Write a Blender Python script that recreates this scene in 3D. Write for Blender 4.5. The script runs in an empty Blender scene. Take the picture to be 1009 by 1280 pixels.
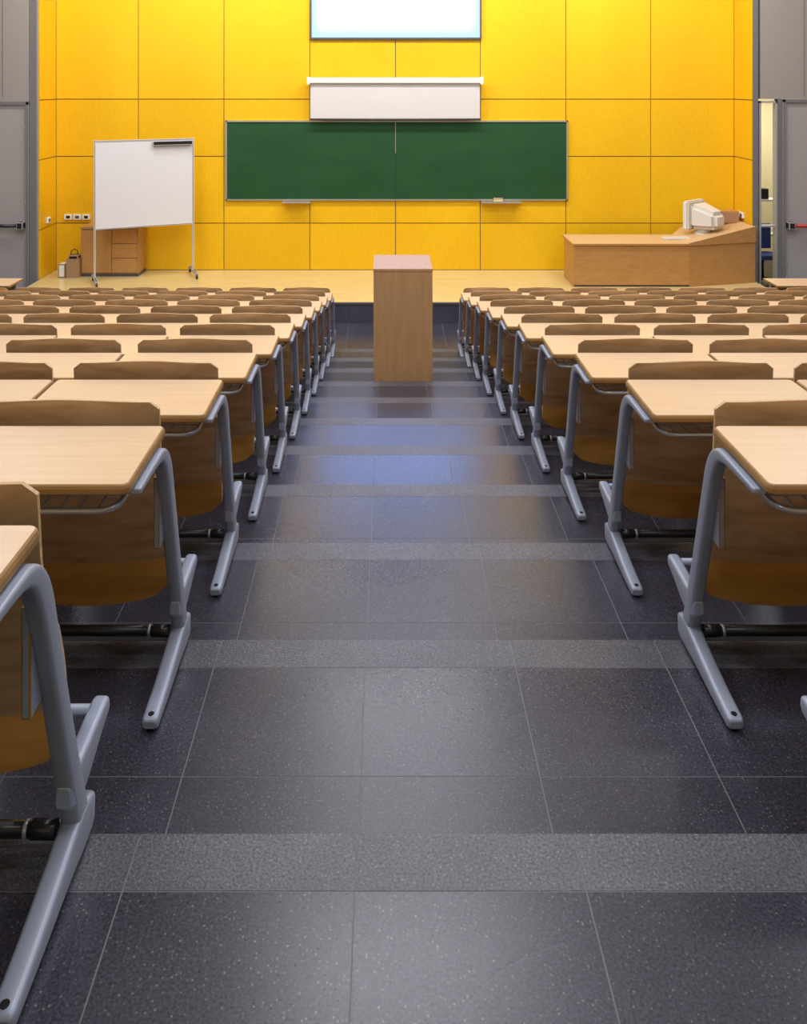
import bpy, bmesh, math, random
from mathutils import Vector, Matrix
random.seed(4)
S=bpy.context.scene
COL=S.collection
try:
    S.view_settings.view_transform='Standard'
except Exception: pass

CX=-0.155; CZ=3.467; F=1103.0
D=0.9; ST=0.1754
def tz(r): return (11-r)*ST
def edge(r): return D*(r+2)
STZ=0.289; STY=12.6; WY=14.76
def wx(px,Z=WY): return (px-480)*Z/F+CX
def wz(py,Z=WY): return CZ-(py-100)*Z/F

# ------------------------------------------------------------ materials
def mat(name,col,rough=0.5,metal=0.0,spec=0.5,coat=0):
    m=bpy.data.materials.new(name); m.use_nodes=True
    b=m.node_tree.nodes['Principled BSDF']
    b.inputs['Base Color'].default_value=(*col,1)
    b.inputs['Roughness'].default_value=rough
    b.inputs['Metallic'].default_value=metal
    b.inputs['Specular IOR Level'].default_value=spec
    if coat: b.inputs['Coat Weight'].default_value=coat; b.inputs['Coat Roughness'].default_value=0.15
    return m
def N(m,t): return m.node_tree.nodes.new(t)
def L(m,a,b): m.node_tree.links.new(a,b)
def ramp(m,stops):
    r=N(m,'ShaderNodeValToRGB'); e=r.color_ramp.elements
    e[0].position=stops[0][0]; e[0].color=(*stops[0][1],1)
    e[1].position=stops[-1][0]; e[1].color=(*stops[-1][1],1)
    for p,c in stops[1:-1]:
        x=e.new(p); x.color=(*c,1)
    return r
def coords(m,scale,rand=True,loc=(0,0,0)):
    tc=N(m,'ShaderNodeTexCoord'); mp=N(m,'ShaderNodeMapping'); mp.inputs['Scale'].default_value=scale
    if rand:
        oi=N(m,'ShaderNodeObjectInfo'); mu=N(m,'ShaderNodeMath'); mu.operation='MULTIPLY'; mu.inputs[1].default_value=37.0
        L(m,oi.outputs['Random'],mu.inputs[0])
        ad=N(m,'ShaderNodeVectorMath'); ad.operation='ADD'
        L(m,tc.outputs['Object'],ad.inputs[0]); L(m,mu.outputs[0],ad.inputs[1]); L(m,ad.outputs[0],mp.inputs['Vector'])
    else: L(m,tc.outputs['Object'],mp.inputs['Vector'])
    return mp
def wood(name,c1,c2,scale,rough=0.4,coat=0.0,nscale=1.0,var=0.0):
    m=mat(name,c1,rough,coat=coat); b=m.node_tree.nodes['Principled BSDF']
    mp=coords(m,scale)
    n=N(m,'ShaderNodeTexNoise'); n.inputs['Scale'].default_value=nscale; n.inputs['Detail'].default_value=6; n.inputs['Distortion'].default_value=0.6
    L(m,mp.outputs[0],n.inputs['Vector'])
    r=ramp(m,[(0.3,c2),(0.7,c1)]); L(m,n.outputs['Fac'],r.inputs[0])
    if var>0:
        oi=N(m,'ShaderNodeObjectInfo'); mr=N(m,'ShaderNodeMapRange'); mr.inputs[3].default_value=1-var; mr.inputs[4].default_value=1+var*0.5
        L(m,oi.outputs['Random'],mr.inputs[0])
        mx=N(m,'ShaderNodeVectorMath'); mx.operation='SCALE'
        L(m,r.outputs[0],mx.inputs[0]); L(m,mr.outputs[0],mx.inputs['Scale']); L(m,mx.outputs[0],b.inputs['Base Color'])
    else: L(m,r.outputs[0],b.inputs['Base Color'])
    return m
M={}
M['top']=wood('desktop_beech',(0.72,0.495,0.305),(0.655,0.435,0.255),(1.0,16,16),0.36,var=0.07,nscale=3)
M['edge']=wood('desktop_edge',(0.36,0.19,0.06),(0.25,0.13,0.04),(3,20,20),0.35)
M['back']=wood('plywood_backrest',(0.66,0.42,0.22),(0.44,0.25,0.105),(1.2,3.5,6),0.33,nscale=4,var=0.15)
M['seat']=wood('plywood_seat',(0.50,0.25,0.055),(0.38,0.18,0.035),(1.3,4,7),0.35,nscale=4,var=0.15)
M['plyedge']=wood('plywood_edge',(0.70,0.48,0.26),(0.48,0.28,0.12),(1,2,90),0.5,nscale=2)
M['frame']=mat('painted_steel_frame',(0.30,0.33,0.42),0.38,0.2)
M['tray']=mat('tray_steel',(0.45,0.48,0.53),0.3,0.5)
M['black']=mat('black_plastic',(0.012,0.012,0.014),0.3)
M['pod']=wood('lectern_beech',(0.56,0.32,0.145),(0.49,0.265,0.115),(9,9,0.9),0.45,nscale=3)
M['podtop']=wood('lectern_top_beech',(0.50,0.29,0.18),(0.44,0.245,0.145),(9,1.5,9),0.4,nscale=3)
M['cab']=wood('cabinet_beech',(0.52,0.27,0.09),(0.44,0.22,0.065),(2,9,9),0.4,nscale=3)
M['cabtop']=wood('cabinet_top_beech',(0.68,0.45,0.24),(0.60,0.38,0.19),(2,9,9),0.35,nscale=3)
M['stage']=wood('stage_wood',(0.66,0.52,0.235),(0.59,0.45,0.19),(0.8,8,8),0.22,nscale=2)
M['alu']=mat('aluminium',(0.62,0.62,0.62),0.35,0.7)
M['white']=mat('white_paint',(0.80,0.79,0.77),0.5)
M['screen']=mat('screen_cloth',(0.64,0.62,0.62),0.8)
M['wb']=mat('whiteboard_enamel',(0.72,0.71,0.75),0.3)
M['grey']=mat('grey_wall_panel',(0.33,0.30,0.28),0.6)
M['post']=mat('grey_post',(0.17,0.165,0.175),0.6)
M['dgrey']=mat('dark_grey_metal',(0.10,0.10,0.11),0.5,0.3)
M['door']=mat('door_grey',(0.37,0.345,0.345),0.5)
M['backing']=mat('panel_joint',(0.30,0.21,0.12),0.8)
M['cream']=mat('cream_paint',(0.85,0.78,0.52),0.7)
M['ceil']=mat('ceiling_white',(0.6,0.59,0.56),0.9)
M['beige']=mat('beige_plastic',(0.70,0.67,0.61),0.45)
M['red']=mat('red_plastic',(0.45,0.02,0.02),0.35)
M['blue']=mat('blue_fabric',(0.03,0.06,0.22),0.8)
M['yellowbit']=mat('sponge',(0.8,0.72,0.35),0.8)
M['paper']=mat('paper',(0.8,0.8,0.78),0.7)
M['brown']=mat('cardboard',(0.36,0.22,0.12),0.8)
m=mat('chalkboard_green',(0.02,0.11,0.05),0.5,spec=0.25); M['green']=m
mp=coords(m,(1,1,2.5),False); n=N(m,'ShaderNodeTexNoise'); n.inputs['Scale'].default_value=1.3; n.inputs['Detail'].default_value=5
L(m,mp.outputs[0],n.inputs['Vector']); r=ramp(m,[(0.3,(0.015,0.068,0.023)),(0.75,(0.021,0.084,0.032))]); L(m,n.outputs['Fac'],r.inputs[0]); L(m,r.outputs[0],m.node_tree.nodes['Principled BSDF'].inputs['Base Color'])
# yellow wall
m=mat('yellow_wall_panel',(0.80,0.43,0.005),0.4,spec=0.3); M['yellow']=m
mp=coords(m,(1,1,0.35),False); n=N(m,'ShaderNodeTexNoise'); n.inputs['Scale'].default_value=1.0; n.inputs['Detail'].default_value=4
L(m,mp.outputs[0],n.inputs['Vector']); r=ramp(m,[(0.3,(0.80,0.455,0.008)),(0.75,(0.85,0.51,0.012))]); L(m,n.outputs['Fac'],r.inputs[0])
at=N(m,'ShaderNodeAttribute'); at.attribute_name='tone'
mpg=coords(m,(60,60,9),False); ng=N(m,'ShaderNodeTexNoise'); ng.inputs['Scale'].default_value=1.5; ng.inputs['Detail'].default_value=2; L(m,mpg.outputs[0],ng.inputs['Vector'])
mrg=N(m,'ShaderNodeMapRange'); mrg.inputs[1].default_value=0.3; mrg.inputs[2].default_value=0.7; mrg.inputs[3].default_value=0.94; mrg.inputs[4].default_value=1.04; L(m,ng.outputs['Fac'],mrg.inputs[0])
mtg=N(m,'ShaderNodeMath'); mtg.operation='MULTIPLY'; L(m,at.outputs['Fac'],mtg.inputs[0]); L(m,mrg.outputs[0],mtg.inputs[1])
mx=N(m,'ShaderNodeVectorMath'); mx.operation='SCALE'; L(m,r.outputs[0],mx.inputs[0]); L(m,mtg.outputs[0],mx.inputs['Scale'])
L(m,mx.outputs[0],m.node_tree.nodes['Principled BSDF'].inputs['Base Color'])
# stone
def stone(name,base,speck,r0,r1,sp_amt,bump):
    m=mat(name,base,0.3); b=m.node_tree.nodes['Principled BSDF']
    mp=coords(m,(1,1,1),False)
    n=N(m,'ShaderNodeTexNoise'); n.inputs['Scale'].default_value=2.2; n.inputs['Detail'].default_value=7; n.inputs['Roughness'].default_value=0.65; L(m,mp.outputs[0],n.inputs['Vector'])
    r=ramp(m,[(0.25,tuple(c*0.72 for c in base)),(0.75,tuple(c*1.35 for c in base))]); L(m,n.outputs['Fac'],r.inputs[0])
    v=N(m,'ShaderNodeTexVoronoi'); v.inputs['Scale'].default_value=135; L(m,mp.outputs[0],v.inputs['Vector'])
    lt=N(m,'ShaderNodeMapRange'); lt.inputs[1].default_value=0.18; lt.inputs[2].default_value=0.36; lt.inputs[3].default_value=1; lt.inputs[4].default_value=0; L(m,v.outputs['Distance'],lt.inputs[0])
    sep=N(m,'ShaderNodeSeparateColor'); L(m,v.outputs['Color'],sep.inputs[0])
    gt=N(m,'ShaderNodeMapRange'); gt.inputs[1].default_value=1-sp_amt; gt.inputs[2].default_value=1.0; L(m,sep.outputs[0],gt.inputs[0])
    ml=N(m,'ShaderNodeMath'); ml.operation='MULTIPLY'; L(m,lt.outputs[0],ml.inputs[0]); L(m,gt.outputs[0],ml.inputs[1])
    n4=N(m,'ShaderNodeTexNoise'); n4.inputs['Scale'].default_value=170; n4.inputs['Detail'].default_value=2; L(m,mp.outputs[0],n4.inputs['Vector'])
    mr4=N(m,'ShaderNodeMapRange'); mr4.inputs[1].default_value=0.3; mr4.inputs[2].default_value=0.7; mr4.inputs[3].default_value=0.45; mr4.inputs[4].default_value=1.55; L(m,n4.outputs['Fac'],mr4.inputs[0])
    at=N(m,'ShaderNodeAttribute'); at.attribute_name='tone'
    mt=N(m,'ShaderNodeMath'); mt.operation='MULTIPLY'; L(m,at.outputs['Fac'],mt.inputs[0]); L(m,mr4.outputs[0],mt.inputs[1])
    sc=N(m,'ShaderNodeVectorMath'); sc.operation='SCALE'; L(m,r.outputs[0],sc.inputs[0]); L(m,mt.outputs[0],sc.inputs['Scale'])
    mix=N(m,'ShaderNodeMix'); mix.data_type='RGBA'; L(m,ml.outputs[0],mix.inputs[0]); L(m,sc.outputs[0],mix.inputs[6]); mix.inputs[7].default_value=(*speck,1)
    L(m,mix.outputs[2],b.inputs['Base Color'])
    n3=N(m,'ShaderNodeTexNoise'); n3.inputs['Scale'].default_value=1.1; n3.inputs['Detail'].default_value=1; L(m,mp.outputs[0],n3.inputs['Vector'])
    mr=N(m,'ShaderNodeMapRange'); mr.inputs[1].default_value=0.2; mr.inputs[2].default_value=0.8; mr.inputs[3].default_value=r0; mr.inputs[4].default_value=r1
    L(m,n3.outputs['Fac'],mr.inputs[0]); L(m,mr.outputs[0],b.inputs['Roughness'])
    bp=N(m,'ShaderNodeBump'); bp.inputs['Strength'].default_value=bump; bp.inputs['Distance'].default_value=0.002; L(m,n4.outputs['Fac'],bp.inputs['Height']); L(m,bp.outputs[0],b.inputs['Normal'])
    return m
M['stone']=stone('dark_terrazzo',(0.036,0.0345,0.050),(0.17,0.155,0.14),0.24,0.32,0.35,0.08)
M['nosing']=stone('flamed_stone_nosing',(0.074,0.073,0.088),(0.21,0.20,0.185),0.36,0.46,0.4,0.4)
M['grout']=mat('grout',(0.15,0.147,0.155),0.8)
# projected screen
m=bpy.data.materials.new('projected_image'); m.use_nodes=True; nt=m.node_tree; nt.nodes.clear(); M['proj']=m
out=N(m,'ShaderNodeOutputMaterial'); em=N(m,'ShaderNodeEmission'); tc=N(m,'ShaderNodeTexCoord'); sp=N(m,'ShaderNodeSeparateXYZ'); L(m,tc.outputs['Generated'],sp.inputs[0])
def edgefac(o,w):
    a=N(m,'ShaderNodeMath'); a.operation='SUBTRACT'; L(m,o,a.inputs[0]); a.inputs[1].default_value=0.5
    b=N(m,'ShaderNodeMath'); b.operation='ABSOLUTE'; L(m,a.outputs[0],b.inputs[0])
    c=N(m,'ShaderNodeMapRange'); c.interpolation_type='SMOOTHSTEP'; c.inputs[1].default_value=0.5-w; c.inputs[2].default_value=0.5; c.inputs[3].default_value=1; c.inputs[4].default_value=0; L(m,b.outputs[0],c.inputs[0]); return c
ex=edgefac(sp.outputs[0],0.08); ez=edgefac(sp.outputs[2],0.18)
mm=N(m,'ShaderNodeMath'); mm.operation='MULTIPLY'; L(m,ex.outputs[0],mm.inputs[0]); L(m,ez.outputs[0],mm.inputs[1])
rr=ramp(m,[(0.0,(0.095,0.145,0.175)),(0.3,(0.145,0.175,0.20)),(1.0,(0.24,0.42,1))]); L(m,mm.outputs[0],rr.inputs[0]); L(m,rr.outputs[0],em.inputs[0]); em.inputs[1].default_value=7.0; L(m,em.outputs[0],out.inputs[0])
def emis(name,c,s):
    m=bpy.data.materials.new(name); m.use_nodes=True; b=m.node_tree.nodes['Principled BSDF']; b.inputs['Emission Color'].default_value=(*c,1); b.inputs['Emission Strength'].default_value=s; return m
M['tube']=emis('lamp_diffuser',(1,0.95,0.86),2.0)

# ------------------------------------------------------------ mesh helpers
class Mesh:
    def __init__(s): s.bm=bmesh.new(); s.mats=[]; s.tone=s.bm.faces.layers.float.new('tone')
    def mi(s,k):
        if k not in s.mats: s.mats.append(k)
        return s.mats.index(k)
    def face(s,vs,k,smooth=False,tone=1.0):
        try: f=s.bm.faces.new(vs)
        except ValueError: return None
        f.material_index=s.mi(k); f.smooth=smooth; f[s.tone]=tone; return f
    def box(s,x0,x1,y0,y1,z0,z1,k,bev=0.0,top=None,tone=1.0,M4=None):
        P=[(x0,y0,z0),(x1,y0,z0),(x1,y1,z0),(x0,y1,z0),(x0,y0,z1),(x1,y0,z1),(x1,y1,z1),(x0,y1,z1)]
        if M4: P=[M4@Vector(p) for p in P]
        v=[s.bm.verts.new(p) for p in P]
        fs=[]
        for i,q in enumerate([(3,2,1,0),(4,5,6,7),(0,1,5,4),(1,2,6,5),(2,3,7,6),(3,0,4,7)]):
            fs.append(s.face([v[j] for j in q],(top if (top and i==1) else k),tone=tone))
        if bev>0:
            es=list({e for f in fs for e in f.edges})
            bmesh.ops.bevel(s.bm,geom=es,offset=bev,segments=2,affect='EDGES',profile=0.7)
    def prism(s,pts,z0,z1,k,top=None):
        b=[s.bm.verts.new((*p[:2],z0)) for p in pts]; t=[s.bm.verts.new((p[0],p[1],(p[2] if len(p)>2 else z1))) for p in pts]
        n=len(pts)
        s.face(b[::-1],k); s.face(t,top or k)
        for i in range(n): s.face([b[i],b[(i+1)%n],t[(i+1)%n],t[i]],k)
    def tube(s,path,r,k,seg=8):
        path=[Vector(p) for p in path]; rings=[]
        for i,p in enumerate(path):
            d=(path[min(i+1,len(path)-1)]-path[max(i-1,0)]).normalized()
            a=d.cross(Vector((0,0,1)))
            if a.length<1e-3: a=d.cross(Vector((1,0,0)))
            a.normalize(); b=d.cross(a)
            rr=r[i] if isinstance(r,(list,tuple)) else r
            rings.append([s.bm.verts.new(p+rr*(math.cos(t)*a+math.sin(t)*b)) for t in [2*math.pi*j/seg for j in range(seg)]])
        for A,B in zip(rings,rings[1:]):
            for j in range(seg): s.face([A[j],A[(j+1)%seg],B[(j+1)%seg],B[j]],k,True)
        s.face(rings[0][::-1],k); s.face(rings[-1],k)
    def sweep(s,pts,xc,th,k,sub=5):
        P=[]
        n=len(pts)
        for i in range(n-1):
            p0=pts[max(i-1,0)];p1=pts[i];p2=pts[i+1];p3=pts[min(i+2,n-1)]
            for j in range(sub):
                t=j/sub
                P.append(tuple(0.5*((2*p1[c])+(-p0[c]+p2[c])*t+(2*p0[c]-5*p1[c]+4*p2[c]-p3[c])*t*t+(-p0[c]+3*p1[c]-3*p2[c]+p3[c])*t**3) for c in range(3)))
        P.append(pts[-1])
        def ext(a,b):
            d=Vector((a[0]-b[0],a[1]-b[1])).normalized(); w=a[2]
            return [(a[0]+d.x*w*0.22,a[1]+d.y*w*0.22,w*0.86),(a[0]+d.x*w*0.40,a[1]+d.y*w*0.40,w*0.5)]
        P=ext(P[0],P[1])[::-1]+P+ext(P[-1],P[-2])
        rings=[]
        for i,p in enumerate(P):
            a=P[max(i-1,0)]; b=P[min(i+1,len(P)-1)]
            d=Vector((0,b[0]-a[0],b[1]-a[1])).normalized(); nrm=Vector((0,-d.z,d.y))
            tt=th*(1.0 if 1<i<len(P)-2 else (0.92 if i in(1,len(P)-2) else 0.7))
            hw=p[2]/2; ht=tt/2; c=min(0.010,hw*0.6,ht*0.6)
            ring=[]
            for cu,cv,a0 in ((hw-c,ht-c,0),(-hw+c,ht-c,90),(-hw+c,-ht+c,180),(hw-c,-ht+c,270)):
                for q in range(4):
                    t=math.radians(a0+q*30)
                    ring.append(s.bm.verts.new(Vector((xc,p[0],p[1]))+nrm*(cu+c*math.cos(t))+Vector((cv+c*math.sin(t),0,0))))
            rings.append(ring)
        m=16
        for A,B in zip(rings,rings[1:]):
            for j in range(m): s.face([A[j],A[(j+1)%m],B[(j+1)%m],B[j]],k,True)
        s.face(rings[0][::-1],k); s.face(rings[-1],k)
    def shell(s,fn,nu,nv,th,k):
        def grid(off,flip):
            A=[[s.bm.verts.new(fn(i/nu,j/nv)+Vector((0,off,0))) for j in range(nv+1)] for i in range(nu+1)]
            for i in range(nu):
                for j in range(nv):
                    q=[A[i][j],A[i+1][j],A[i+1][j+1],A[i][j+1]]
                    s.face(q[::-1] if flip else q,k,True)
        grid(0,False); grid(th,True)
        loop=[(i,0) for i in range(nu)]+[(nu,j) for j in range(nv)]+[(i,nv) for i in range(nu,0,-1)]+[(0,j) for j in range(nv,0,-1)]
        n=len(loop)
        a=[s.bm.verts.new(fn(i/nu,j/nv)) for i,j in loop]; b=[s.bm.verts.new(fn(i/nu,j/nv)+Vector((0,th,0))) for i,j in loop]
        for q in range(n): s.face([a[q],b[q],b[(q+1)%n],a[(q+1)%n]],'plyedge')
    def data(s,name,recalc=True):
        bmesh.ops.recalc_face_normals(s.bm,faces=s.bm.faces)
        me=bpy.data.meshes.new(name); s.bm.to_mesh(me); s.bm.free()
        for k in s.mats: me.materials.append(M[k])
        return me
    def obj(s,name,loc=(0,0,0),rot=0,parent=None):
        return put(name,s.data(name),loc,rot,parent)
def put(name,me,loc=(0,0,0),rot=0,parent=None):
    o=bpy.data.objects.new(name,me); o.location=loc; o.rotation_euler=(0,0,rot); COL.objects.link(o)
    if parent: o.parent=parent
    return o

# ------------------------------------------------------------ lecture desk
P_=0.65
def desk_mesh(both,mirror):
    s=Mesh()
    x0,x1=0.003,P_-0.004; y0,y1=-0.586,-0.216
    def ring(ins,z,r=0.022):
        out=[]
        for cx,cy,a0 in [(x1-r,y1-r,0),(x0+r,y1-r,90),(x0+r,y0+r,180),(x1-r,y0+r,270)]:
            for q in range(5):
                a=math.radians(a0+q*22.5); out.append(s.bm.verts.new((cx+(r-ins)*math.cos(a),cy+(r-ins)*math.sin(a),z)))
        return out
    R=[ring(0.006,0.713),ring(0.0,0.719),ring(0.0,0.730),ring(0.003,0.737),ring(0.007,0.740)]
    s.face(R[0][::-1],'edge'); s.face(R[-1],'top')
    for A,B in zip(R,R[1:]):
        n=len(A)
        for i in range(n): s.face([A[i],A[(i+1)%n],B[(i+1)%n],B[i]],'edge',False)
    for xc in ([0.006] + ([P_-0.006] if both else [])):
        s.sweep([(-0.53,0.702,0.016),(-0.36,0.699,0.024),(-0.285,0.683,0.040),(-0.238,0.63,0.050),(-0.20,0.53,0.049),(-0.12,0.29,0.048),(-0.05,0.09,0.056),(-0.03,0.045,0.055)],xc,0.038,'frame')
        s.sweep([(-0.0,0.045,0.070),(-0.05,0.048,0.080),(-0.13,0.040,0.060),(-0.26,0.027,0.044),(-0.375,0.021,0.034)],xc,0.043,'frame')
        s.sweep([(-0.085,0.158,0.07),(-0.03,0.155,0.075),(0.05,0.17,0.052),(0.115,0.180,0.036)],xc,0.036,'frame')
        s.tube([(xc,-0.37,0.036),(xc,-0.37,0.0395)],0.008,'black',10)
        s.box(xc+0.012,xc+0.03,-0.235,-0.15,0.40,0.60,'frame',0.004) if xc<0.3 else s.box(xc-0.03,xc-0.012,-0.235,-0.15,0.40,0.60,'frame',0.004)
        sx=1 if xc<0.3 else -1
        for q in range(2):
            s.tube([(xc+sx*0.029,-0.19,0.45+0.09*q),(xc+sx*0.034,-0.19,0.45+0.09*q)],0.006,'black',8)
    a,b=0.045,P_-0.045
    ya,yb=-0.26,-0.55; zt=0.662
    def arc(cx,cy,r,a0,a1): return [(cx+r*math.cos(math.radians(t)),cy+r*math.sin(math.radians(t)),zt) for t in [a0+(a1-a0)*i/4 for i in range(5)]]
    path=[(a,ya,0.69),(a,ya-0.03,zt+0.008)]+[(a,yb+0.08,zt)]+arc(a+0.05,yb+0.05,0.05,180,270)+arc(b-0.05,yb+0.05,0.05,270,360)+[(b,yb+0.08,zt),(b,ya-0.03,zt+0.008),(b,ya,0.69)]
    s.tube(path,0.0085,'tray')
    s.tube([(a,ya-0.03,zt),(b,ya-0.03,zt)],0.004,'tray',6)
    for i in range(1,12):
        x=a+(b-a)*i/12; s.tube([(x,ya-0.02,zt+0.03),(x,ya-0.035,zt),(x,yb+0.003,zt)],0.003,'tray',5)
    for y in (-0.36,-0.46): s.tube([(a,y,zt-0.004),(b,y,zt-0.004)],0.003,'tray',5)
    s.tube([(0.02,-0.44,0.685),(a,-0.44,zt)],0.006,'tray',6); s.tube([(P_-0.02,-0.44,0.685),(b,-0.44,zt)],0.006,'tray',6)
    xc=P_/2; W=0.565
    def lerp(v):
        pts=[(0.0,0.005),(0.25,-0.062),(0.5,-0.108),(0.75,-0.135),(1.0,-0.150)]
        for (a0,b0),(a1,b1) in zip(pts,pts[1:]):
            if v<=a1: return b0+(b1-b0)*(v-a0)/(a1-a0)
        return pts[-1][1]
    def back(u,v):
        c=(u-0.5)*2
        zt_=0.785+0.006*math.cos(c*math.pi)-0.022*max(0,(abs(c)-0.9)/0.1)**2
        zb=0.235+0.012*c*c
        return Vector((xc+c*W/2,lerp(v)+0.018*c*c-0.012,zb+(zt_-zb)*v))
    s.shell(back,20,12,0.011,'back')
    def seat(u,v):
        c=(u-0.5)*2
        zb=0.075+0.035*c*c+0.03*max(0,(abs(c)-0.8)/0.2)**2; zt2=0.44-0.03*max(0,(abs(c)-0.7)/0.3)**2
        return Vector((xc+c*0.262,0.045-0.045*v+0.02*math.sin(v*math.pi)+0.012*c*c,zb+(zt2-zb)*v))
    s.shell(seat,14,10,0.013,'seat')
    s.tube([(0.02,0.085,0.19),(P_-0.02,0.085,0.19)],0.012,'frame',8)
    s.tube([(0.028,-0.085,0.08),(P_-0.02,-0.085,0.08)],0.015,'black',12)
    s.tube([(0.028,-0.085,0.08),(0.075,-0.085,0.08)],0.0175,'black',12)
    s.tube([(0.082,-0.085,0.08),(0.090,-0.085,0.08)],0.0165,'tray',12)
    s.box(0.02,P_-0.02,-0.04,-0.015,0.02,0.042,'frame',0.004)
    if mirror:
        for v in s.bm.verts: v.co.x=-v.co.x
    return s.data('lecture_desk')
DM={(b,mi):desk_mesh(b,mi) for b in (0,1) for mi in (0,1)}
ND=7; AH=0.7635
for r in range(0,11):
    for side in (1,-1):
        for i in range(ND):
            put('lecture_desk',DM[(1 if i==ND-1 else 0,1 if side<0 else 0)],(side*(AH+i*P_),edge(r),tz(r)+0.0015))

# ------------------------------------------------------------ stepped floor
HW=7.5
s=Mesh()
G=0.003
colx0=CX-0.056
cols=[colx0+0.44*i for i in range(-18,20)]
rr_=random.Random(7)
for r in range(-4,12):
    z=tz(r); ye=edge(r) if r<11 else STY; ys=edge(r-1)
    if r==-4: ys=-3.0
    s.box(-HW,HW,ys,ye-(0.004 if r<11 else 0),-0.3,z-0.0006,'grout')
    if r<11: bands=[(ye-0.128,ye,'nosing'),(ye-0.53,ye-0.128,'stone'),(ys,ye-0.53,'stone')]
    else: bands=[(ys,ys+0.37,'stone'),(ys+0.37,ys+0.77,'stone'),(ys+0.77,ys+1.17,'stone'),(ys+1.17,ys+1.57,'stone'),(ys+1.57,ye,'stone')]
    if r==-4: bands=[(ye-0.128,ye,'nosing')]+[(ye-0.128-0.4*(q+1),ye-0.128-0.4*q,'stone') for q in range(2)]
    for y0,y1,k in bands:
        for xa,xb in zip(cols,cols[1:]):
            xa=max(xa,-HW); xb=min(xb,HW)
            if xb-xa<0.02: continue
            t=rr_.uniform(0.90,1.10)
            z0=z-0.035 if k=='nosing' else z-0.004
            g=G/2
            s.box(xa+g,xb-g,y0+g,y1-(g if not(k=='nosing') else 0),z0,z,k,tone=t)
    if r<11:
        s.box(-HW,HW,ye-0.006,ye-0.002,z-ST,z-0.037,'stone',tone=0.8)
s.obj('floor')

# ------------------------------------------------------------ walls
CH=7.2
XL=wx(70); XR=wx(918); RY=14.07
s=Mesh()
sl,sr=XL+0.004,XR-0.004
s.box(sl,sr,STY+0.006,WY-0.001,0.001,STZ-0.02,'dgrey')
for xa,xb in zip(cols,cols[1:]):
    xa=max(xa,sl); xb=min(xb,sr)
    if xb-xa>0.02:
        s.box(xa+.002,xb-.002,STY-0.01,STY+0.005,0.001,STZ-0.03,'stone',tone=2.0)
s.box(sl,sr,STY-0.02,STY+0.03,STZ-0.03,STZ,'dgrey',0.003)
yy=STY+0.03
while yy<WY-0.01:
    y2=min(yy+0.36,WY)
    s.box(sl,sr,yy,y2-0.001,STZ-0.02,STZ,'stage'); yy=y2
s.obj('stage_platform')

s=Mesh()
s.box(XL-0.15,XR+0.15,WY+0.02,WY+0.2,0,CH,'backing')
vx=[wx(p) for p in (70,173,280,387.5,494.5,600.5,707.5,813.5,918)]
hz=[STZ,wz(279),wz(195.5),wz(124),5.25,CH]
for a,b in zip(vx,vx[1:]):
    for c,d in zip(hz,hz[1:]):
        s.box(a+0.008,b-0.008,WY,WY+0.02,c+0.008,d-0.008,'yellow',tone=rr_.uniform(0.96,1.04))
s.obj('wall_front')
for nm,X,sg in (('wall_front_left_return',XL,-1),('wall_front_right_return',XR,1)):
    s=Mesh()
    xa,xb=sorted((X+sg*0.02,X+sg*0.10))
    s.box(xa,xb,RY+0.02,WY+0.02,0.0,CH,'backing')
    for c,d in zip([0.001]+hz[1:],hz[1:]):
        xa,xb=sorted((X,X+sg*0.02))
        s.box(xa,xb,RY+0.0,WY-0.002,c+0.008,d-0.008,'yellow')
    s.obj(nm)
dt=3.13
xl=-XL
def bx(name,x0,x1,z0,z1,k,y0=RY,y1=RY+0.12):
    s=Mesh(); s.box(x0,x1,y0,y1,z0,z1,k); s.obj(name)
bx('wall_front_right_upper',5.85,HW,dt+0.035,CH,'grey')
bx('wall_front_right_side',7.17,HW,0,dt+0.033,'grey')
bx('trim_2',XR+0.022,XR+0.11,0,CH,'post'); bx('trim_3',6.125,6.195,0,dt+0.033,'post')
bx('wall_front_left_upper',-HW,-(xl+0.175),3.125,CH,'grey')
bx('wall_front_left_side',-HW,-6.765,0,3.123,'grey')
bx('trim_4',-(xl+0.17),-(xl+0.05),0,CH,'post'); bx('trim_5',-(xl+0.05),-(xl+0.022),0,CH,'alu')
s=Mesh()
for sg in (1,-1):
    a,b=(6.12,7.15) if sg>0 else (xl+0.17,6.76)
    for p in (a+0.42,b-0.2): 
        xa,xb=sorted((sg*p,sg*(p+0.012))); s.box(xa,xb,RY-0.004,RY-0.001,3.2,CH,'post')
s.obj('trim_1')
def door(name,x0,x1,top,barcol,z0,fs):
    s=Mesh()
    s.box(x0+0.05,x1-0.05,RY+0.02,RY+0.07,0.01,top-0.05,'door')
    s.box(x0,x0+0.05,RY-0.015,RY+0.11,0,top,'post',0.004); s.box(x1-0.05,x1,RY-0.015,RY+0.11,0,top,'post',0.004); s.box(x0,x1,RY-0.015,RY+0.11,top-0.05,top,'post',0.004)
    zb=1.15
    s.tube([(x0+0.14,RY-0.07,zb),(x1-0.14,RY-0.07,zb)],0.028,barcol,10)
    for x in (x0+0.11,x1-0.11):
        s.box(x-0.05,x+0.05,RY-0.11,RY+0.02,zb-0.05,zb+0.06,'black',0.012)
    for h in (0.3,1.5,2.7): s.tube([(x0+0.055 if fs>0 else x1-0.055,RY+0.01,h-0.05),(x0+0.055 if fs>0 else x1-0.055,RY+0.01,h+0.05)],0.012,'alu')
    s.obj(name)
door('door_1',6.20,7.16,dt+0.03,'red',0,1)
door('door_2',-6.76,-(xl+0.175),3.12,'black',0,-1)
s=Mesh()
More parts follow.
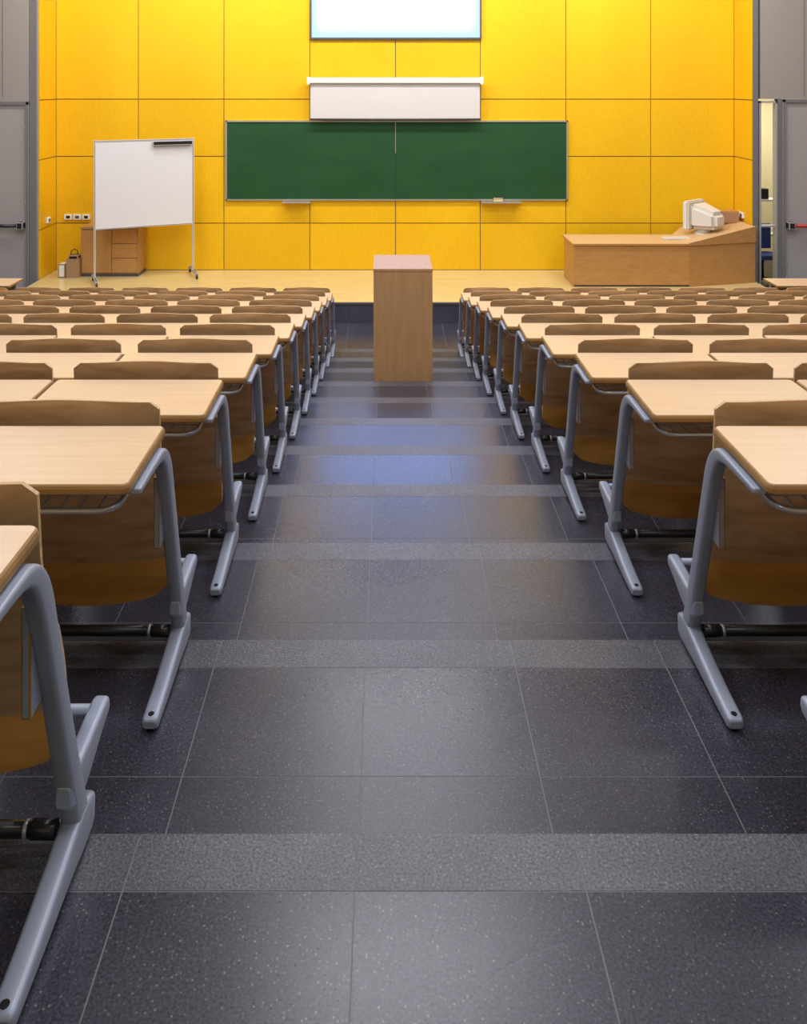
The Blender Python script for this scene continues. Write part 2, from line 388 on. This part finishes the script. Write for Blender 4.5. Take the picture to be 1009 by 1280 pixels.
s.box(5.83,5.86,RY-0.01,RY+0.1,0,dt,'alu'); s.box(6.09,6.12,RY-0.01,RY+0.1,0,dt,'alu'); s.box(5.83,6.12,RY-0.01,RY+0.1,dt-0.03,dt,'alu')
s.box(5.86,6.09,RY-0.005,RY+0.09,1.12,1.15,'alu')
s.obj('window_1')
def bx2(name,*a):
    s=Mesh(); s.box(*a); s.obj(name)
bx2('wall_adjoining_back',5.75,8.5,17.5,17.6,0,3.5,'cream'); bx2('wall_adjoining_right',8.5,8.6,RY+0.2,17.6,0,3.5,'cream'); bx2('wall_adjoining_left',XR+0.13,XR+0.16,RY+0.13,17.5,0,3.5,'cream')
bx2('ceiling_adjoining',5.75,8.6,RY+0.13,17.6,3.5,3.6,'ceil'); bx2('floor_adjoining',5.75,8.6,RY+0.12,17.6,-0.05,0.0,'stone')
s=Mesh()
s.box(6.1,7.6,15.6,16.3,0.70,0.74,'paper'); 
for x in (6.12,7.56):
    for y in (15.62,16.26): s.box(x,x+0.03,y,y+0.03,0,0.70,'alu')
for i in range(6): s.box(6.2+0.02*i,6.5+0.01*i,15.65+0.02*i,15.95,0.741+0.03*i,0.768+0.03*i,('paper','blue','cream')[i%3])
s.box(6.15,7.5,15.9,16.2,1.28,1.31,'paper'); s.box(6.15,6.18,15.9,16.2,0.74,1.6,'paper'); s.box(7.47,7.5,15.9,16.2,0.74,1.6,'paper')
s.box(6.25,6.55,15.92,16.1,1.31,1.34,'black'); s.box(6.25,6.55,16.08,16.1,1.34,1.55,'blue'); s.box(6.6,6.8,15.95,16.1,1.31,1.5,'black')
s.obj('office_desk')
s=Mesh()
s.box(6.1,6.55,14.9,15.3,0.42,0.50,'blue',0.02); s.box(6.1,6.55,15.28,15.34,0.55,0.98,'blue',0.02)
s.tube([(6.32,15.1,0.05),(6.32,15.1,0.42)],0.03,'black')
s.tube([(6.32,15.3,0.46),(6.32,15.31,0.7)],0.02,'black')
for a in range(5):
    t=a*1.257; s.tube([(6.32,15.1,0.09),(6.32+0.27*math.cos(t),15.1+0.27*math.sin(t),0.04)],0.02,'black')
s.obj('office_chair')
s=Mesh(); s.box(-HW-0.15,-HW,-3.2,RY+0.12,-0.3,CH,'grey'); s.obj('wall_left')
s=Mesh(); s.box(HW,HW+0.15,-3.2,RY+0.12,-0.3,CH,'grey'); s.obj('wall_right')
s=Mesh(); s.box(-HW-0.15,HW+0.15,-3.2,-3.0,-0.3,CH,'cream'); s.obj('wall_back')
s=Mesh(); s.box(-HW-0.15,HW+0.15,-3.2,WY+0.2,CH,CH+0.1,'ceil'); s.obj('ceiling')

# ------------------------------------------------------------ screens and boards
px=lambda p:wx(p,WY); pz=lambda p:wz(p,WY)
s=Mesh(); X0,X1=px(390),px(599.5); Z0=pz(47); Z1=Z0+2.1
s.box(X0,X1,WY-0.045,WY-0.04,Z0,Z1,'proj')
sc=s.obj('display_surface')
s=Mesh()
t=0.03
s.box(X0-t,X1+t,WY-0.05,WY-0.002,Z0-t,Z0,'dgrey'); s.box(X0-t,X1+t,WY-0.05,WY-0.002,Z1,Z1+t,'dgrey')
s.box(X0-t,X0,WY-0.05,WY-0.002,Z0,Z1,'dgrey'); s.box(X1,X1+t,WY-0.05,WY-0.002,Z0,Z1,'dgrey'); s.box(X0,X1,WY-0.038,WY-0.002,Z0,Z1,'dgrey')
fr=s.obj('projection_screen'); sc.parent=fr
ZR=14.62
s=Mesh()
a,b=wx(384,ZR),wx(604,ZR)
s.box(a+0.04,b-0.04,ZR-0.05,ZR+0.05,wz(104,ZR),wz(97,ZR),'white',0.02)
for x in (a,b-0.05): s.box(x,x+0.05,ZR-0.06,ZR+0.06,wz(105.5,ZR),wz(96,ZR),'white',0.008)
s.box(wx(388,ZR),wx(600,ZR),ZR-0.003,ZR,wz(149,ZR),wz(103,ZR),'screen')
s.tube([(wx(387,ZR),ZR,wz(149,ZR)),(wx(601,ZR),ZR,wz(149,ZR))],0.016,'dgrey')
for x in (a+0.3,b-0.3): s.box(x,x+0.04,ZR,WY-0.002,wz(101,ZR),wz(99,ZR),'dgrey')
s.obj('roll_up_screen')
s=Mesh()
a,b,c,d=px(282.5),px(709.5),pz(250.5),pz(150.5); t=0.028
s.box(a+t,b-t,WY-0.03,WY-0.02,c+t,d-t,'green')
s.box(a,b,WY-0.045,WY-0.001,c,c+t,'alu',0.004); s.box(a,b,WY-0.045,WY-0.001,d-t,d,'alu',0.004); s.box(a,a+t,WY-0.045,WY-0.001,c,d,'alu',0.004); s.box(b-t,b,WY-0.045,WY-0.001,c,d,'alu',0.004)
mid=px(494.5); s.box(mid-0.002,mid+0.002,WY-0.0315,WY-0.029,c+t,d-t,'black')
s.box(mid-0.004,mid+0.004,WY-0.034,WY-0.029,d-0.55,d-t,'alu')
for p0,p1 in ((354,389),(601,650)):
    s.box(px(p0),px(p1),WY-0.14,WY-0.03,c-0.03,c-0.012,'alu',0.003); s.box(px(p0),px(p1),WY-0.145,WY-0.138,c-0.03,c+0.005,'alu')
s.obj('chalkboard')
s=Mesh(); s.box(px(616.5),px(627.5),WY-0.12,WY-0.05,c-0.011,c+0.045,'yellowbit',0.008); s.box(px(616.5),px(627.5),WY-0.122,WY-0.048,c+0.03,c+0.05,'brown',0.004); s.obj('chalkboard_eraser')

# wheeled whiteboard
s=Mesh()
A=Vector((wx(118,13.75),13.75,0)); B=Vector((wx(241,14.36),14.36,0)); Ln=(B-A).length; ang=math.atan2(B.y-A.y,B.x-A.x)
zb,zt_=1.14,2.51
s.box(0,Ln,-0.012,0.012,zb,zt_,'wb')
for z in (zb,zt_): s.box(-0.01,Ln+0.01,-0.018,0.018,z-0.012,z+0.012,'alu',0.004)
for x in (-0.012,Ln-0.012):
    s.box(x,x+0.03,-0.02,0.02,STZ+0.09,zt_+0.02,'alu',0.005)
    s.box(x-0.005,x+0.035,-0.33,0.27,STZ+0.07,STZ+0.10,'dgrey',0.006)
    for y in (-0.31,0.25):
        s.tube([(x+0.0,y,STZ+0.034),(x+0.03,y,STZ+0.034)],0.032,'black',12); s.tube([(x+0.015,y,STZ+0.04),(x+0.015,y,STZ+0.08)],0.012,'dgrey')
s.box(Ln*0.58,Ln*0.99,-0.07,-0.012,zt_-0.085,zt_-0.02,'black',0.006)
s.obj('wheeled_whiteboard',(A.x,A.y,0),ang)

# drawer cabinet
s=Mesh()
h=0.80
s.box(0,0.92,0.01,0.45,0.0,0.05,'dgrey'); s.box(0.0,0.92,0.0,0.46,0.05,h-0.03,'cab',0.003); s.box(-0.01,0.93,-0.015,0.47,h-0.03,h,'cab',0.004,)
for i in range(3):
    z0=0.07+i*0.235; s.box(0.50,0.90,-0.012,0.0,z0,z0+0.229,'cab',0.002)
s.box(0.02,0.493,-0.012,0.0,0.07,h-0.045,'cab',0.002)
s.obj('drawer_cabinet',(wx(100,14.2),14.26,STZ),0.0)
s=Mesh()
s.prism([(0,0),(0.2,0.02),(0.2,0.22),(0,0.2)],0,0.30,'brown')
s.box(-0.14,-0.02,0.02,0.2,0,0.22,'paper',0.02); s.box(0.02,0.18,0.04,0.18,0.28,0.36,'black',0.02)
s.tube([(0.04,0.1,0.34),(0.05,0.1,0.42),(0.1,0.1,0.45),(0.15,0.1,0.42),(0.16,0.1,0.34)],0.008,'black',6)
s.obj('shopping_bag',(wx(84,14.2),14.15,STZ+0.001))
def socket(name,x,z,n,loc_y=WY,rot=0):
    s=Mesh()
    for i in range(n):
        s.box(i*0.15,i*0.15+0.13,-0.03,-0.001,-0.045,0.045,'paper',0.006); s.box(i*0.15+0.03,i*0.15+0.10,-0.033,-0.029,-0.025,0.025,('black' if i%2==0 else 'dgrey'),0.002)
    s.obj(name,(x,loc_y,z),rot)
socket('power_outlet',px(81),pz(271),3)
socket('power_outlet',XL+0.0,wz(275,14.4),1,14.33,math.pi/2)
socket('power_outlet',XR-0.0,wz(269,14.4),2,14.62,-math.pi/2)

# lectern podium
s=Mesh()
w=0.554; y0=9.2*D; dp=0.66; x0=wx(467,y0); zf=tz(8)+0.001; zt_=wz(336,y0)-zf
s.box(0,0.022,0,dp,0,zt_-0.025,'pod',0.002); s.box(w-0.022,w,0,dp,0,zt_-0.025,'pod',0.002)
s.box(0.022,w-0.022,0.0,0.02,0.0,zt_-0.025,'pod',0.002); s.box(0.022,w-0.022,0.02,dp-0.03,0.72,0.74,'pod'); s.box(0.022,w-0.022,0.02,dp-0.03,0.36,0.38,'pod'); s.box(0.022,w-0.022,0.02,dp-0.03,0.05,0.07,'pod')
s.box(-0.003,w+0.003,-0.004,dp+0.004,zt_-0.025,zt_,'pod',0.003,top='podtop')
s.obj('lectern_podium',(x0,y0,zf))

# teacher's counter desk
s=Mesh()
yf=13.55
xa=wx(717,yf); xb=wx(862,yf)
xc=XR-0.03
h1=wz(304.5,yf)-STZ
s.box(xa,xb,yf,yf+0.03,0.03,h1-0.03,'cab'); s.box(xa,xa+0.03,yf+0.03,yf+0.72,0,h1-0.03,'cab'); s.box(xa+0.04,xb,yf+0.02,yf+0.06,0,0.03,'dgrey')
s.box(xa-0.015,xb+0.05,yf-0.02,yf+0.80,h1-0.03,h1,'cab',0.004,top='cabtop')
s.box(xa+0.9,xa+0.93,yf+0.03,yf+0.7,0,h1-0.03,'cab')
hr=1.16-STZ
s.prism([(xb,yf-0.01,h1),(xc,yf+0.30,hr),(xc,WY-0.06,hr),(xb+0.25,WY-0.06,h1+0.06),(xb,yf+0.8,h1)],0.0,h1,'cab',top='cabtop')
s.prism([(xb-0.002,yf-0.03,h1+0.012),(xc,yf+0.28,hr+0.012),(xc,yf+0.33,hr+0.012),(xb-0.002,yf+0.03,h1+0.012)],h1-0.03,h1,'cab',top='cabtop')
s.obj('teacher_desk',(0,0,STZ+0.001))
# CRT monitor
s=Mesh()
def frust(s,c0,w0,h0,c1,w1,h1_,k,bv=0.015):
    v=[]
    for (cy,cz),w,h in ((c0,w0,h0),(c1,w1,h1_)):
        v.append([s.bm.verts.new((sx*w/2,cy,cz+sz*h/2)) for sx,sz in ((-1,-1),(1,-1),(1,1),(-1,1))])
    A,Bv=v
    fs=[s.face(A,k),s.face(Bv[::-1],k)]+[s.face([A[i],Bv[i],Bv[(i+1)%4],A[(i+1)%4]],k) for i in range(4)]
    bmesh.ops.bevel(s.bm,geom=list({e for f in fs if f for e in f.edges}),offset=bv,segments=4,affect='EDGES')
frust(s,(0.0,0.26),0.47,0.41,(0.09,0.26),0.47,0.41,'beige',0.02)
frust(s,(0.08,0.26),0.43,0.37,(0.46,0.205),0.29,0.23,'beige',0.055)
s.box(-0.17,0.17,-0.012,-0.004,0.13,0.40,'black',0.003)
s.tube([(0,0.2,0.02),(0,0.2,0.12)],[0.12,0.07],'beige',20); s.tube([(0,0.2,0.0),(0,0.2,0.02)],0.14,'beige',20)
mo=s.obj('crt_monitor',(wx(870,14.1),14.32,STZ+h1+0.05),math.radians(180+40))
mo.scale=(1.12,1.12,1.12)
s=Mesh()
s.box(0,0.42,0,0.16,0,0.02,'beige',0.005)
for i in range(12):
    for j in range(4): s.box(0.02+i*0.032,0.047+i*0.032,0.02+j*0.032,0.046+j*0.032,0.02,0.028,'beige')
s.obj('keyboard',(wx(830,13.9),13.85,STZ+h1+0.003),0.1)
s=Mesh()
s.box(0,0.33,0,0.26,0,0.20,'cab',0.004); s.box(0.02,0.31,-0.01,0.0,0.02,0.18,'brown',0.004)
s.obj('wooden_box',(wx(899,14.4)-0.02,14.36,STZ+h1+0.175))
def sidetable(x0,x1):
    s=Mesh(); 
    s.box(x0,x1,11.68,12.13,0.715,0.74,'edge',0.005,top='top'); s.box(x0+0.004,x1-0.004,11.684,12.126,0.738,0.742,'top')
    for x in (x0+0.05,x1-0.09):
        s.box(x,x+0.04,12.0,12.05,0.03,0.715,'frame',0.008); s.box(x-0.003,x+0.043,11.7,12.1,0.001,0.04,'frame',0.012)
    s.box(x0+0.08,x1-0.08,12.02,12.035,0.25,0.70,'back'); s.tube([(x0+0.07,12.02,0.1),(x1-0.07,12.02,0.1)],0.017,'black')
    s.obj('side_table')
sidetable(wx(28,12.1)-1.3,wx(28,12.1)); sidetable(wx(955,12.1),wx(955,12.1)+1.3)

# ------------------------------------------------------------ lights
def area(name,loc,sx,sy,p,rot=(0,0,0),col=(1,0.93,0.82),fix=True,spread=None):
    l=bpy.data.lights.new(name+'_lamp','AREA'); l.shape='RECTANGLE'; l.size=sx; l.size_y=sy; l.energy=p; l.color=col
    if spread: l.spread=spread
    o=bpy.data.objects.new(name+'_lamp',l); o.rotation_euler=rot
    if fix:
        s=Mesh(); s.box(-sx/2-0.04,sx/2+0.04,-sy/2-0.04,sy/2+0.04,0.03,0.12,'white',0.01); s.box(-sx/2,sx/2,-sy/2,sy/2,0.02,0.03,'tube')
        f=s.obj(name,loc); f.rotation_euler=rot; o.parent=f; o.rotation_euler=(0,0,0); o.location=(0,0,0.01)
    else: o.location=loc
    COL.objects.link(o)
for y,p in ((0.5,58),(3.5,78),(6.5,88),(9.5,88)):
    for x in (-4.5,0,4.5):
        area('ceiling_light',(x,y,CH-0.13),1.8,0.4,p*(0.9 if x==0 else 1.08),col=(0.88,0.93,1.0))
for x in (-4.2,-1.4,1.4,4.2):
    area('wall_washer_light',(x,12.3,CH-0.25),1.8,0.3,122,rot=(math.radians(24),0,0),col=(1,0.96,0.9))
area('ceiling_light',(7.0,16.2,3.38),1.2,0.6,45)
w=bpy.data.worlds.new('world'); S.world=w; w.use_nodes=True; w.node_tree.nodes['Background'].inputs[0].default_value=(0.5,0.52,0.6,1); w.node_tree.nodes['Background'].inputs[1].default_value=0.3

# ------------------------------------------------------------ camera
c=bpy.data.cameras.new('camera'); c.sensor_width=36; c.sensor_fit='AUTO'; c.lens=F/1280*36; c.shift_y=-540/1280; c.shift_x=24.5/1280; c.clip_start=0.05
co=bpy.data.objects.new('camera',c); co.location=(CX,0,CZ); co.rotation_euler=(math.pi/2,0,0); COL.objects.link(co); S.camera=co
